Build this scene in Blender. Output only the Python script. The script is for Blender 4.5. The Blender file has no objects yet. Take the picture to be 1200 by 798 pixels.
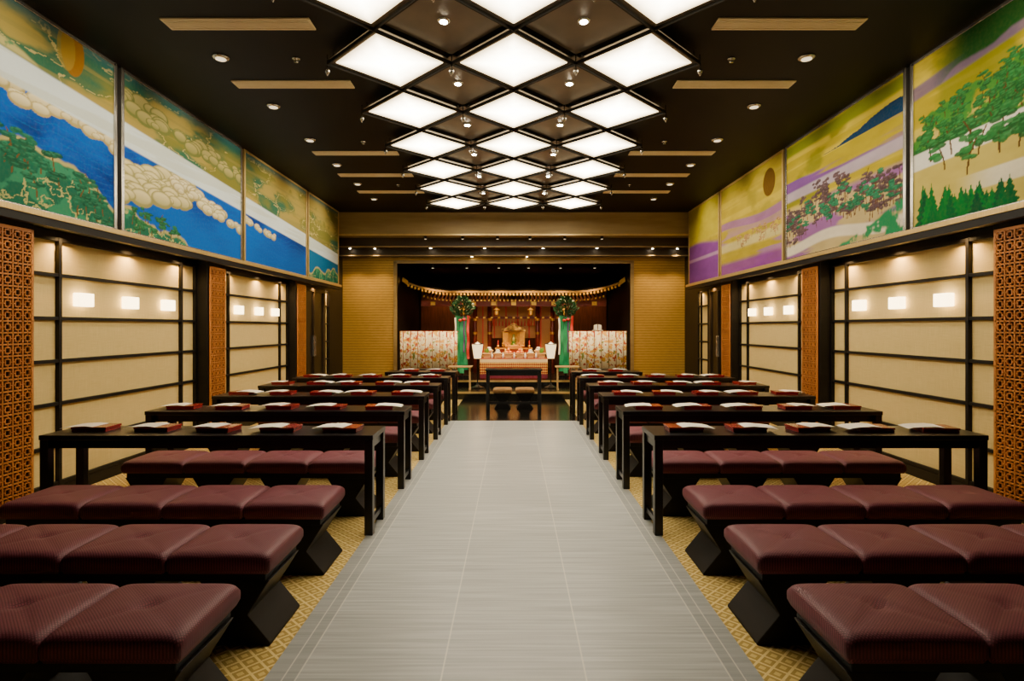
import bpy, math, random
import numpy as np
from mathutils import Vector, Matrix
random.seed(7)
SC = bpy.context.scene
COL = SC.collection
F = 680.0

# ------------------------------------------------------------------ materials
MATS = {}
def mat(name, col, rough=0.5, metal=0.0, emit=None, estr=0.0, noise=None, bump=None, coat=0.0, spec=0.5):
    if name in MATS: return MATS[name]
    m = bpy.data.materials.new(name); m.use_nodes = True
    nt = m.node_tree; n = nt.nodes; l = nt.links
    b = n["Principled BSDF"]
    b.inputs["Base Color"].default_value = (*col, 1)
    b.inputs["Roughness"].default_value = rough
    b.inputs["Metallic"].default_value = metal
    b.inputs["Coat Weight"].default_value = coat
    b.inputs["Specular IOR Level"].default_value = spec
    if emit:
        b.inputs["Emission Color"].default_value = (*emit, 1)
        b.inputs["Emission Strength"].default_value = estr
    tc = None
    if noise or bump:
        tc = n.new("ShaderNodeTexCoord")
    if noise:
        mp = n.new("ShaderNodeMapping"); mp.inputs["Scale"].default_value = noise[1]
        l.new(tc.outputs["Object"], mp.inputs[0])
        nz = n.new("ShaderNodeTexNoise"); nz.inputs["Scale"].default_value = noise[0]; nz.inputs["Detail"].default_value = 4
        l.new(mp.outputs[0], nz.inputs["Vector"])
        cr = n.new("ShaderNodeValToRGB")
        cr.color_ramp.elements[0].position = noise[3]; cr.color_ramp.elements[1].position = noise[4]
        cr.color_ramp.elements[0].color = (*col, 1); cr.color_ramp.elements[1].color = (*noise[2], 1)
        l.new(nz.outputs[0], cr.inputs[0]); l.new(cr.outputs[0], b.inputs["Base Color"])
    MATS[name] = m
    return m

class NG:
    def __init__(s, m):
        s.nt = m.node_tree; s.n = s.nt.nodes; s.l = s.nt.links
    def math(s, op, a, b=None, c=None, clamp=False):
        x = s.n.new("ShaderNodeMath"); x.operation = op; x.use_clamp = clamp
        for i, v in enumerate((a, b, c)):
            if v is None: continue
            if isinstance(v, (int, float)): x.inputs[i].default_value = v
            else: s.l.new(v, x.inputs[i])
        return x.outputs[0]
    def mix(s, f, a, b):
        x = s.n.new("ShaderNodeMix"); x.data_type = 'RGBA'
        for k, v in ((0, f), (6, a), (7, b)):
            if isinstance(v, (int, float)): x.inputs[k].default_value = v
            elif isinstance(v, tuple): x.inputs[k].default_value = (*v, 1)
            else: s.l.new(v, x.inputs[k])
        return x.outputs[2]
    def xyz(s):
        tc = s.n.new("ShaderNodeTexCoord"); sp = s.n.new("ShaderNodeSeparateXYZ")
        s.l.new(tc.outputs["Object"], sp.inputs[0]); s.tc = tc
        return sp.outputs
    def noise(s, scale, sc=(1, 1, 1), detail=4):
        mp = s.n.new("ShaderNodeMapping"); mp.inputs["Scale"].default_value = sc
        s.l.new(s.tc.outputs["Object"], mp.inputs[0])
        z = s.n.new("ShaderNodeTexNoise"); z.inputs["Scale"].default_value = scale; z.inputs["Detail"].default_value = detail
        s.l.new(mp.outputs[0], z.inputs["Vector"]); return z.outputs[0]
    def bump(s, h, st, dist=0.01):
        bp = s.n.new("ShaderNodeBump"); bp.inputs["Strength"].default_value = st; bp.inputs["Distance"].default_value = dist
        s.l.new(h, bp.inputs["Height"]); s.l.new(bp.outputs[0], s.n["Principled BSDF"].inputs["Normal"])
    def base(s, c): s.l.new(c, s.n["Principled BSDF"].inputs["Base Color"])

def tile_mat():
    m = mat("stone_tile", (0.4, 0.41, 0.4), 0.33)
    g = NG(m); X, Y, Z = g.xyz()
    st = g.noise(1.0, (1.5, 55, 1), 6)
    cl = g.noise(1.2, (1, 1, 1), 3)
    st2 = g.math('SUBTRACT', st, 0.5); st2 = g.math('MULTIPLY', st2, 2.6); st2 = g.math('ADD', st2, 0.5, clamp=True)
    c = g.mix(st2, (0.34, 0.355, 0.35), (0.66, 0.67, 0.645))
    ix = g.math('FLOOR', g.math('DIVIDE', g.math('ADD', X, 5.7), 0.6))
    iy = g.math('FLOOR', g.math('DIVIDE', g.math('ADD', Y, 6.05), 0.6))
    hsh = g.math('FRACT', g.math('MULTIPLY', g.math('SINE', g.math('ADD', g.math('MULTIPLY', ix, 12.9), g.math('MULTIPLY', iy, 78.2))), 437.5))
    c = g.mix(g.math('MULTIPLY', hsh, 0.28), c, (0.30, 0.31, 0.31))
    c = g.mix(g.math('MULTIPLY', cl, 0.3), c, (0.38, 0.39, 0.38))
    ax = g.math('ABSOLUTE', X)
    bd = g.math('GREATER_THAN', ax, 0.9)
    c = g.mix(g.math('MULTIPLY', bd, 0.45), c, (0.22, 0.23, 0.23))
    dx = g.math('PINGPONG', g.math('ADD', X, 5.7), 0.3)
    jx = g.math('LESS_THAN', dx, 0.0035)
    dy = g.math('PINGPONG', g.math('ADD', Y, 6.05), 0.3)
    jy = g.math('MULTIPLY', g.math('LESS_THAN', dy, 0.003), 0.45)
    b1 = g.math('LESS_THAN', g.math('ABSOLUTE', g.math('SUBTRACT', ax, 0.955)), 0.003)
    j = g.math('MAXIMUM', g.math('MAXIMUM', jx, jy), b1)
    c = g.mix(g.math('MULTIPLY', j, 0.6), c, (0.82, 0.78, 0.66))
    g.base(c); g.bump(st, 0.12, 0.004)
    return m
def carpet_mat():
    m = mat("patterned_carpet", (0.4, 0.3, 0.13), 0.95, spec=0.1)
    g = NG(m); X, Y, Z = g.xyz()
    u = g.math('ADD', X, Y); w = g.math('SUBTRACT', X, Y)
    p = 0.045
    du = g.math('PINGPONG', g.math('ADD', u, 20), p); dw = g.math('PINGPONG', g.math('ADD', w, 20), p)
    mn = g.math('MINIMUM', du, dw); line = g.math('LESS_THAN', mn, 0.008)
    core = g.math('GREATER_THAN', mn, 0.027)
    nz = g.noise(160, (1, 1, 1), 2)
    c = g.mix(line, (0.46, 0.31, 0.085), (0.90, 0.70, 0.28))
    c = g.mix(core, c, (0.78, 0.58, 0.2))
    c = g.mix(g.math('MULTIPLY', nz, 0.4), c, (0.25, 0.16, 0.04))
    g.base(c); g.bump(nz, 0.6, 0.004)
    return m
def cushion_mat():
    m = mat("plum_upholstery", (0.2, 0.04, 0.06), 0.6)
    g = NG(m); X, Y, Z = g.xyz()
    u = g.math('ADD', X, Y); w = g.math('SUBTRACT', X, Y)
    p = 0.006
    du = g.math('PINGPONG', g.math('ADD', u, 20), p); dw = g.math('PINGPONG', g.math('ADD', w, 20), p)
    mn = g.math('MINIMUM', du, dw)
    k = g.math('DIVIDE', mn, p)
    c = g.mix(k, (0.07, 0.010, 0.020), (0.30, 0.055, 0.085))
    g.base(c); g.bump(k, 0.3, 0.002)
    return m
def paper_mat():
    m = mat("woven_wallpaper", (0.7, 0.62, 0.42), 0.9, spec=0.15)
    g = NG(m); g.xyz()
    a = g.noise(1.0, (1, 6, 300), 3); b = g.noise(1.0, (1, 200, 6), 3)
    k = g.math('MULTIPLY', g.math('ADD', a, b), 0.5)
    g.base(g.mix(k, (0.50, 0.36, 0.12), (0.90, 0.70, 0.31))); g.bump(k, 0.3, 0.003)
    return m
def gold_wall_mat():
    m = mat("gold_textured_wall", (0.45, 0.3, 0.09), 0.42, 0.4)
    g = NG(m); X, Y, Z = g.xyz()
    d = g.math('DIVIDE', g.math('PINGPONG', Z, 0.03), 0.03)
    nz = g.noise(1.0, (14, 14, 60), 4)
    k = g.math('MULTIPLY', g.math('ADD', d, nz), 0.5)
    g.base(g.mix(k, (0.36, 0.20, 0.03), (0.85, 0.53, 0.11))); g.bump(k, 0.4, 0.006)
    return m

BLACK = mat("black_lacquer", (0.0025, 0.002, 0.0022), 0.3, noise=(3, (1, 1, 12), (0.005, 0.004, 0.004), 0.3, 0.7), spec=0.4)
BLACKM = mat("black_wood", (0.003, 0.0024, 0.002), 0.5, noise=(4, (1, 1, 10), (0.006, 0.0045, 0.004), 0.3, 0.7), spec=0.3)
DARKW = mat("dark_wall", (0.006, 0.004, 0.003), 0.5, noise=(5, (1, 1, 1), (0.010, 0.007, 0.005), 0.3, 0.7), spec=0.3)
CEIL = mat("dark_ceiling", (0.0028, 0.0018, 0.0013), 0.55, noise=(3, (1, 1, 1), (0.0048, 0.0032, 0.0024), 0.3, 0.7), spec=0.15)
TILE = tile_mat(); CARPET = carpet_mat(); CUSH = cushion_mat(); PAPER = paper_mat(); GOLDW = gold_wall_mat()
GRANITE = mat("polished_black_granite", (0.006, 0.006, 0.005), 0.18, noise=(60, (1, 1, 1), (0.05, 0.042, 0.035), 0.55, 0.8))
COPPER = mat("copper_lattice", (0.66, 0.25, 0.05), 0.45, 0.1, noise=(8, (1, 1, 1), (0.50, 0.18, 0.035), 0.3, 0.7))
COPBACK = mat("lattice_backing", (0.022, 0.007, 0.002), 0.6, noise=(8, (1, 1, 1), (0.014, 0.005, 0.002), 0.3, 0.7))
TRIMG = mat("brushed_gold_trim", (0.75, 0.54, 0.20), 0.35, 0.5, noise=(6, (1, 20, 1), (0.55, 0.38, 0.13), 0.3, 0.7))
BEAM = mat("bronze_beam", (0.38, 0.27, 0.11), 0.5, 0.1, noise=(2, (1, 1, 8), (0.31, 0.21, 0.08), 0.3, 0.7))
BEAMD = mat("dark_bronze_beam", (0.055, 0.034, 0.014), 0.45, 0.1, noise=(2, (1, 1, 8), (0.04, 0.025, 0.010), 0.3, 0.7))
VENT = mat("cream_metal_grille", (0.95, 0.80, 0.48), 0.6, noise=(4, (1, 1, 1), (0.88, 0.72, 0.42), 0.3, 0.7))
VENTD = mat("grille_shadow_slot", (0.06, 0.045, 0.03), 0.6, noise=(4, (1, 1, 1), (0.05, 0.035, 0.02), 0.3, 0.7))
CHROME = mat("satin_nickel", (0.6, 0.58, 0.52), 0.25, 0.9, noise=(6, (1, 1, 1), (0.5, 0.48, 0.43), 0.3, 0.7))
def diff_mat():
    m = mat("lit_paper_diffuser", (0.9, 0.85, 0.75), 0.6, emit=(1.0, 0.9, 0.72), estr=9.0)
    g = NG(m); X, Y, Z = g.xyz()
    d = g.math('ADD', g.math('DIVIDE', g.math('ABSOLUTE', X), .55), g.math('DIVIDE', g.math('ABSOLUTE', Y), .5825))
    k = g.math('DIVIDE', d, .83, clamp=True); k = g.math('POWER', k, 2.2)
    nz = g.noise(9, (1, 1, 1), 4)
    s_ = g.math('MULTIPLY', g.math('SUBTRACT', 21.0, g.math('MULTIPLY', k, 17.5)), g.math('ADD', .75, g.math('MULTIPLY', nz, .5)))
    b = g.n["Principled BSDF"]
    g.l.new(s_, b.inputs["Emission Strength"]); g.l.new(g.mix(k, (1, .91, .74), (1, .78, .44)), b.inputs["Emission Color"])
    return m
DIFF = diff_mat()
SCON = mat("lit_glass_shade", (0.9, 0.85, 0.75), 0.4, emit=(1.0, 0.74, 0.36), estr=9.0)
BULB = mat("lit_lamp_lens", (1, 0.95, 0.85), 0.4, emit=(1.0, 0.88, 0.65), estr=60.0)
BULBD = mat("dim_lamp_lens", (0.8, 0.75, 0.6), 0.3, emit=(1.0, 0.8, 0.5), estr=1.5)
REDL = mat("dark_red_lacquer", (0.30, 0.010, 0.010), 0.25, coat=0.3, noise=(5, (1, 1, 1), (0.22, 0.008, 0.008), 0.3, 0.7))
WHITE = mat("white_paper", (0.95, 0.90, 0.80), 0.8, noise=(20, (1, 1, 1), (0.88, 0.82, 0.72), 0.3, 0.7))
GOLD = mat("gold_leaf", (0.95, 0.56, 0.10), 0.32, 0.8, noise=(12, (1, 1, 1), (0.8, 0.42, 0.06), 0.3, 0.7))
SHRED = mat("vermilion_brown_lacquer", (0.24, 0.028, 0.010), 0.35, noise=(5, (1, 1, 3), (0.15, 0.018, 0.007), 0.3, 0.7))
PINEW = mat("pale_cypress", (0.7, 0.45, 0.17), 0.6, noise=(4, (1, 1, 10), (0.55, 0.33, 0.11), 0.3, 0.7))
GREENS = mat("green_silk", (0.006, 0.20, 0.075), 0.5, noise=(6, (4, 4, 1), (0.012, 0.30, 0.12), 0.3, 0.7))
REDS = mat("red_silk", (0.6, 0.025, 0.015), 0.5, noise=(6, (4, 4, 1), (0.45, 0.018, 0.01), 0.3, 0.7))
PURPS = mat("purple_silk", (0.12, 0.04, 0.2), 0.5, noise=(6, (4, 4, 1), (0.09, 0.03, 0.15), 0.3, 0.7))
LEAF = mat("sakaki_leaf", (0.006, 0.04, 0.014), 0.4, noise=(30, (1, 1, 1), (0.012, 0.08, 0.025), 0.3, 0.7))
ORANGE = mat("orange_peel", (0.85, 0.25, 0.02), 0.5, noise=(40, (1, 1, 1), (0.75, 0.2, 0.015), 0.3, 0.7))
GREENV = mat("leafy_vegetable", (0.1, 0.3, 0.04), 0.5, noise=(20, (1, 1, 1), (0.2, 0.4, 0.08), 0.3, 0.7))
BRONZC = mat("bronze_brocade", (0.55, 0.28, 0.08), 0.6, noise=(30, (1, 1, 1), (0.36, 0.17, 0.05), 0.3, 0.7))
PORC = mat("white_porcelain", (0.8, 0.8, 0.76), 0.2, noise=(4, (1, 1, 1), (0.76, 0.76, 0.72), 0.3, 0.7))
COFFER = mat("bronze_coffer_panel", (0.20, 0.155, 0.115), 0.36, 0.5, noise=(3, (1, 1, 1), (0.14, 0.11, 0.08), 0.3, 0.7))

# ------------------------------------------------------------------ mesh builder
class B:
    def __init__(s): s.v = []; s.f = []; s.mi = []; s.cur = 0
    def add(s, vs, fs):
        o = len(s.v); s.v += [tuple(map(float, p)) for p in vs]
        for f in fs: s.f.append(tuple(i + o for i in f)); s.mi.append(s.cur)
        return s
    def box(s, x0, x1, y0, y1, z0, z1):
        return s.add([(x0,y0,z0),(x1,y0,z0),(x1,y1,z0),(x0,y1,z0),(x0,y0,z1),(x1,y0,z1),(x1,y1,z1),(x0,y1,z1)],
                     [(0,3,2,1),(4,5,6,7),(0,1,5,4),(1,2,6,5),(2,3,7,6),(3,0,4,7)])
    def cb(s, cx, cy, cz, sx, sy, sz): return s.box(cx-sx/2,cx+sx/2,cy-sy/2,cy+sy/2,cz-sz/2,cz+sz/2)
    def lathe(s, prof, n=20, c=(0,0,0)):
        vs=[]; fs=[]
        for r,z in prof:
            for i in range(n):
                a=2*math.pi*i/n; vs.append((c[0]+r*math.cos(a),c[1]+r*math.sin(a),c[2]+z))
        for k in range(len(prof)-1):
            for i in range(n):
                j=(i+1)%n; fs.append((k*n+i,k*n+j,(k+1)*n+j,(k+1)*n+i))
        fs.append(tuple(reversed(range(n)))); fs.append(tuple((len(prof)-1)*n+i for i in range(n)))
        return s.add(vs,fs)
    def prism(s, poly, a, b, axis='y'):
        def P(p,t):
            return {'y':(p[0],t,p[1]),'x':(t,p[0],p[1]),'z':(p[0],p[1],t)}[axis]
        n=len(poly); vs=[P(p,a) for p in poly]+[P(p,b) for p in poly]
        fs=[tuple(range(n)),tuple(reversed(range(n,2*n)))]+[(i,i+n,(i+1)%n+n,(i+1)%n) for i in range(n)]
        return s.add(vs,fs)
    def bar(s, p, q, w, h):
        p=Vector(p);q=Vector(q);d=(q-p).normalized()
        up=Vector((0,0,1)) if abs(d.z)<0.95 else Vector((1,0,0))
        sd=d.cross(up).normalized();u=sd.cross(d)
        vs=[]
        for e in (p,q):
            for a,b in ((-1,-1),(1,-1),(1,1),(-1,1)): vs.append(e+sd*a*w/2+u*b*h/2)
        return s.add(vs,[(0,1,2,3),(7,6,5,4),(0,4,5,1),(1,5,6,2),(2,6,7,3),(3,7,4,0)])
    def ball(s,c,r,n=12,sq=1.0):
        pr=[(max(1e-4,r*math.sin(math.pi*k/8)),-r*sq*math.cos(math.pi*k/8)) for k in range(9)]
        return s.lathe(pr,n,c)
    def obj(s,name,mats,parent=None,loc=None,smooth=False,bevel=0,label=None,link=True):
        me=bpy.data.meshes.new(name); me.from_pydata(s.v,[],s.f)
        if not isinstance(mats,(list,tuple)): mats=[mats]
        for m in mats: me.materials.append(m)
        if len(mats)>1: me.polygons.foreach_set("material_index",s.mi)
        if smooth: me.polygons.foreach_set("use_smooth",[True]*len(me.polygons))
        me.update()
        import bmesh
        bm=bmesh.new(); bm.from_mesh(me); bmesh.ops.recalc_face_normals(bm,faces=bm.faces); bm.to_mesh(me); bm.free()
        o=bpy.data.objects.new(name,me); COL.objects.link(o)
        if parent: o.parent=parent
        if loc: o.location=loc
        if bevel:
            md=o.modifiers.new("bevel","BEVEL"); md.width=bevel; md.segments=2; md.limit_method='ANGLE'
        if label: o["label"]=label
        return o
def root(name,label,cat,loc=(0,0,0),group=None):
    o=bpy.data.objects.new(name,None); o.empty_display_size=0.1; o.location=loc; COL.objects.link(o)
    o["label"]=label;o["category"]=cat
    if group:o["group"]=group
    return o
def top(o,label,cat,group=None,kind=None):
    o["label"]=label;o["category"]=cat
    if group:o["group"]=group
    if kind:o["kind"]=kind
    return o
def struct(o,label,cat): return top(o,label,cat,kind="structure")
def dup(o,loc,rot=None,scale=None):
    def rec(a,par):
        c=a.copy(); COL.objects.link(c)
        if par is not None: c.parent=par
        for ch in a.children: rec(ch,c)
        return c
    n=rec(o,None); n.location=loc
    if rot is not None: n.rotation_euler=rot
    if scale is not None: n.scale=scale
    return n
def lamp(name,kind,loc,energy,color=(1,0.8,0.55),parent=None,size=0.05,target=None,angle=1.6,blend=0.8):
    L=bpy.data.lights.new(name,kind);L.energy=energy;L.color=color
    if kind=='SPOT': L.spot_size=angle;L.spot_blend=blend;L.shadow_soft_size=size
    elif kind=='POINT': L.shadow_soft_size=size
    o=bpy.data.objects.new(name,L);COL.objects.link(o);o.location=loc
    if target is not None:
        d=Vector(target)-Vector(loc);o.rotation_euler=d.to_track_quat('-Z','Y').to_euler()
    if parent: o.parent=parent
    return o

W=3.95; H=3.9
# ------------------------------------------------------------------ room shell
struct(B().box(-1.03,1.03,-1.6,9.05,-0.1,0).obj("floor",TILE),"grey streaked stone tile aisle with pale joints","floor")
f2=B().box(-W,-1.03,-1.6,11.7,-0.1,0).box(1.03,W,-1.6,11.7,-0.1,0).obj("floor",CARPET)
struct(f2,"gold carpet with woven diamond pattern under the benches","carpet")
struct(B().box(-1.03,1.03,9.05,11.7,-0.1,0).obj("floor",GRANITE),"polished black granite floor before the altar steps","floor")
struct(B().box(-W,W,11.7,17.2,-0.1,0.15).box(-2.72,2.72,12.8,17.2,0.15,0.28).obj("floor",GRANITE),"raised dark stone altar platform with two steps","platform")
struct(B().box(-W,W,11.69,11.72,0.12,0.16).box(-2.72,2.72,12.79,12.81,0.25,0.29).obj("trim_1",TRIMG),"thin bright metal edging on the altar steps","step edging")
struct(B().box(-W-.1,-W,-1.6,13.5,0,H).obj("wall_left",DARKW),"dark brown side wall behind the fabric screens","wall")
struct(B().box(W,W+.1,-1.6,13.5,0,H).obj("wall_right",DARKW),"dark brown side wall behind the fabric screens","wall")
struct(B().box(-W-.1,W+.1,-1.7,-1.6,0,H).obj("wall_back",DARKW),"dark end wall opposite the altar","wall")
struct(B().box(-W-.1,W+.1,-1.7,13.5,H,H+.1).obj("ceiling",CEIL),"near-black painted ceiling","ceiling")
OP=2.73
struct(B().box(-W,-OP,13.4,13.5,0.15,H).box(OP,W,13.4,13.5,0.15,H).box(-OP,OP,13.4,13.5,2.97,H).obj("wall_front",GOLDW),"gold horizontally ribbed wall around the altar alcove","wall")
struct(B().box(-OP-.1,-OP,13.5,17.2,0.15,3.1).box(OP,OP+.1,13.5,17.2,0.15,3.1).box(-OP,OP,17.1,17.2,0.15,3.1).box(-OP,OP,13.5,17.1,2.97,3.1).obj("wall_alcove",DARKW),"dark brown walls and ceiling of the altar alcove","alcove")
fr=B()
for s in (-1,1): fr.box(s*OP-.04,s*OP+.04,13.36,13.41,0.15,2.97)
fr.box(-OP-.04,OP+.04,13.36,13.41,2.93,3.0)
struct(fr.obj("trim_2",BEAM,bevel=.004),"bronze frame around the altar alcove opening","opening frame")
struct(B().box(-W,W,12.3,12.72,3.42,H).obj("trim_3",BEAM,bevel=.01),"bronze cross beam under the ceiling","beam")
struct(B().box(-W,W,12.27,12.31,3.40,3.435).obj("trim_4",TRIMG),"thin gold edge strip below the cross beam","beam trim")
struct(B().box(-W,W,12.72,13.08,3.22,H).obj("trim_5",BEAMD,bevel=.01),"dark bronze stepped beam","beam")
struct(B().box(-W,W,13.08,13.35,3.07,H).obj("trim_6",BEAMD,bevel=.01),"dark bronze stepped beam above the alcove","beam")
struct(B().box(-W,W,12.70,12.725,3.215,3.235).box(-W,W,13.06,13.085,3.065,3.085).obj("trim_13",BEAM),"thin bronze edge strips on the stepped beams","beam trim")
ti=7
for s,nm in ((-1,"left"),(1,"right")):
    a,b=sorted((s*3.72,s*W))
    struct(B().box(a,b,-1.6,12.3,2.29,H).obj("trim_%d"%ti,DARKW),"dark bulkhead carrying the painted murals","bulkhead"); ti+=1
    a,b=sorted((s*3.655,s*3.72))
    struct(B().box(a,b,-1.6,12.3,2.25,2.31).obj("trim_%d"%ti,BLACKM),"black fascia below the murals","fascia"); ti+=1
    a,b=sorted((s*3.645,s*3.73))
    struct(B().box(a,b,-1.6,12.3,2.31,2.355).obj("trim_%d"%ti,TRIMG,bevel=.003),"gold ledge strip along the bottom of the murals","ledge"); ti+=1
    a,b=sorted((s*3.90,s*W))
    struct(B().box(a,b,-1.6,10.6,0,0.1).obj("baseboard_"+nm,BLACKM),"black baseboard","baseboard")

# ------------------------------------------------------------------ wall screens
def wall_screen(s,y0,y1,v1,v2,label):
    r=root("wall_screen",label,"wall panel",(s*W,(y0+y1)/2,0),"fabric wall screens")
    h=(y1-y0)/2; c=(y0+y1)/2
    def bx(bb,x0,x1,*a):
        p,q=sorted((-s*x0,-s*x1)); bb.box(p,q,*a)
    b=B(); bx(b,0.0,.02,-h,h,.1,2.22); b.obj("fabric_panel",PAPER,r)
    b=B()
    for y in (-h,v1-c,v2-c,h): bx(b,.018,.055,y-.017,y+.017,.1,2.22)
    for z in (.12,.44,.80,1.165,1.53,1.90,2.205): bx(b,.018,.05,-h,h,z-.015,z+.015)
    b.obj("grid_frame",BLACKM,r,bevel=.002)
    return r
def sconce(s,y):
    r=root("wall_sconce","small square lit glass wall lamp on the fabric screen","wall lamp",(s*(W-.02),y,1.70),"wall lamps along the side walls")
    b=B();p,q=sorted((0,-s*.015));b.box(p,q,-.05,.05,-.035,.035);b.obj("back_plate",CHROME,r,bevel=.003)
    b=B();p,q=sorted((-s*.015,-s*.08));b.box(p,q,-.09,.09,-.06,.06);b.obj("glass_shade",SCON,r,bevel=.008)
for s in (-1,1):
    wall_screen(s,4.62,7.12,4.99,6.82,"cream woven fabric wall screen with black grid bars and three lamps")
    wall_screen(s,7.6,10.02,7.95,9.7,"cream woven fabric wall screen with black grid bars and three lamps")
    for y in (5.24,5.88,6.52,8.2,8.85,9.45): sconce(s,y)
wall_screen(-1,11.95,12.28,12.0,12.2,"narrow cream fabric wall screen beside the dark door")
wall_screen(1,11.55,12.28,11.65,12.1,"narrow cream fabric wall screen beside the dark door")
def pilaster(s,y0,y1,label):
    X=3.77
    r=root("pilaster",label,"pillar",(s*X,(y0+y1)/2,0),"lattice-faced pilasters"); h=(y1-y0)/2
    b=B();p,q=sorted((0,s*(W-X-.022)));b.box(p,q,-h,h,0,2.285);b.obj("post",BLACKM,r,bevel=.004)
    b=B();p,q=sorted((0,-s*.004));b.box(p,q,-h+.04,h-.04,.1,2.2);b.obj("backing_panel",COPBACK,r)
    b=B();p,q=sorted((-s*.010,-s*.022))
    for y in (-h+.04,h-.04): b.box(p,q,y-.012,y+.012,.09,2.21)
    for z in (.1,2.2): b.box(p,q,-h+.04,h-.04,z-.012,z+.012)
    ww=2*h-.08; n=max(4,round(ww/.085)); c=ww/n; nz=round(2.1/c); cz=2.1/nz; t=.0055
    for i in range(1,n): b.box(p,q,-h+.04+i*c-t,-h+.04+i*c+t,.1,2.2)
    for k in range(1,nz): b.box(p,q,-h+.04,h-.04,.1+k*cz-t,.1+k*cz+t)
    for i in range(n):
        for k in range(nz):
            cy=-h+.04+(i+.5)*c; z=.1+(k+.5)*cz; a=c*.24; a2=cz*.24
            b.box(p,q,cy-a-t*.7,cy-a+t*.7,z-a2,z+a2); b.box(p,q,cy+a-t*.7,cy+a+t*.7,z-a2,z+a2)
            b.box(p,q,cy-a,cy+a,z-a2-t*.7,z-a2+t*.7); b.box(p,q,cy-a,cy+a,z+a2-t*.7,z+a2+t*.7)
            b.box(p,q,cy-c/2,cy-a,z-t*.6,z+t*.6); b.box(p,q,cy+a,cy+c/2,z-t*.6,z+t*.6)
            b.box(p,q,cy-t*.6,cy+t*.6,z-cz/2,z-a2); b.box(p,q,cy-t*.6,cy+t*.6,z+a2,z+cz/2)
    b.obj("lattice_panel",COPPER,r)
for s in (-1,1):
    pilaster(s,3.6,4.56,"black pilaster faced with wide copper fretwork lattice")
    pilaster(s,7.14,7.58,"black pilaster faced with copper fretwork lattice")
    pilaster(s,10.04,10.5,"black pilaster faced with copper fretwork lattice")
for i,(s,y0,y1) in enumerate(((-1,10.7,11.85),(1,10.6,11.45))):
    b=B();a,c=sorted((s*W,s*(W-.05)));b.box(a,c,y0,y1,0,2.15)
    d=b.obj("door_%d"%(i+1),BLACK);struct(d,"dark lacquered double door in the side wall","door")
    b=B();a,c=sorted((s*(W-.0),s*(W-.08)))
    b.box(a,c,y0-.06,y0,0,2.21).box(a,c,y1,y1+.06,0,2.21).box(a,c,y0,y1,2.15,2.21)
    m=(y0+y1)/2;b.box(a,c,m-.01,m+.01,0,2.15)
    b.obj("door_frame",BEAMD,d)
    for e in (-.04,.04):
        b=B();a,c=sorted((s*(W-.05),s*(W-.09)));b.box(a,c,m+e-.01,m+e+.01,.9,1.3);b.obj("handle",CHROME,d,bevel=.004)

# ------------------------------------------------------------------ murals
def vnoise(x,y,seed):
    rs=np.random.RandomState(seed);g=rs.rand(64,64)
    xi=np.floor(x).astype(int);yi=np.floor(y).astype(int);fx=x-xi;fy=y-yi
    fx=fx*fx*(3-2*fx);fy=fy*fy*(3-2*fy)
    a=g[xi%64,yi%64];b=g[(xi+1)%64,yi%64];c=g[xi%64,(yi+1)%64];d=g[(xi+1)%64,(yi+1)%64]
    return (a*(1-fx)+b*fx)*(1-fy)+(c*(1-fx)+d*fx)*fy
def fbm(x,y,seed,o=5):
    t=0;a=.5
    for i in range(o): t=t+a*vnoise(x*2**i+i*7.3,y*2**i+i*3.1,seed+i);a*=.5
    return t/(1-.5**o)
def ss(a,b,x): t=np.clip((x-a)/(b-a),0,1);return t*t*(3-2*t)
def lay(c,col,m): m=m[...,None];return c*(1-m)+np.array(col)*m
MZ0,MZ1=2.36,3.9
def pines(c,Y,Zm,rs,n,yr,zr,leaf,trunk,sz=.09,keep=None):
    pts=[(rs.uniform(*yr),rs.uniform(*zr)) for _ in range(n)]
    pts.sort(key=lambda p:-p[1])
    for (py,pz) in pts:
        if keep is not None: pz+=keep(py)
        h=sz*rs.uniform(1.2,2.4);lean=rs.uniform(-.5,.5)
        t=(Zm-pz)/h
        m=((t>0)&(t<1)&(np.abs(Y-(py+lean*h*t*t))<sz*.07)).astype(float)
        c=lay(c,trunk,m)
        for k in range(6):
            tt=rs.uniform(.45,1.05);cy=py+lean*h*tt*tt+rs.uniform(-1,1)*sz*.8;cz=pz+h*tt
            ry=sz*rs.uniform(.35,.7);rz=sz*rs.uniform(.13,.24)
            d=((Y-cy)/ry)**2+((Zm-cz)/rz)**2
            c=lay(c,np.array(leaf)*rs.uniform(.6,1.3),ss(1.15,.85,d)*.95)
            c=lay(c,np.minimum(1,np.array(leaf)*1.9+.02),ss(.5,.2,((Y-cy)/ry)**2+((Zm-cz-rz*.4)/(rz*.6))**2)*.5)
    return c
def puffs(c,Y,Zm,rs,path,n,spread,rad,dark,light):
    """rows of scalloped cloud puffs along a path y->z, painted back to front"""
    items=[]
    for _ in range(n):
        y=rs.uniform(*path[0]);z=path[1](y)+rs.uniform(-1,1)*spread
        items.append((y,z,rad*rs.uniform(.5,1.3)))
    items.sort(key=lambda p:-p[1])
    for y,z,r in items:
        d=((Y-y)/(r*1.5))**2+((Zm-z)/(r*.75))**2
        c=lay(c,dark,ss(1.05,.95,d))
        c=lay(c,light,ss(1.0,.55,((Y-y)/(r*1.4))**2+((Zm-z-r*.10)/(r*.62))**2)*ss(.95,1.0,1.0+0*d)*np.clip((Zm-z)/(r*.75)*.6+.65,0,1))
    return c
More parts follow.
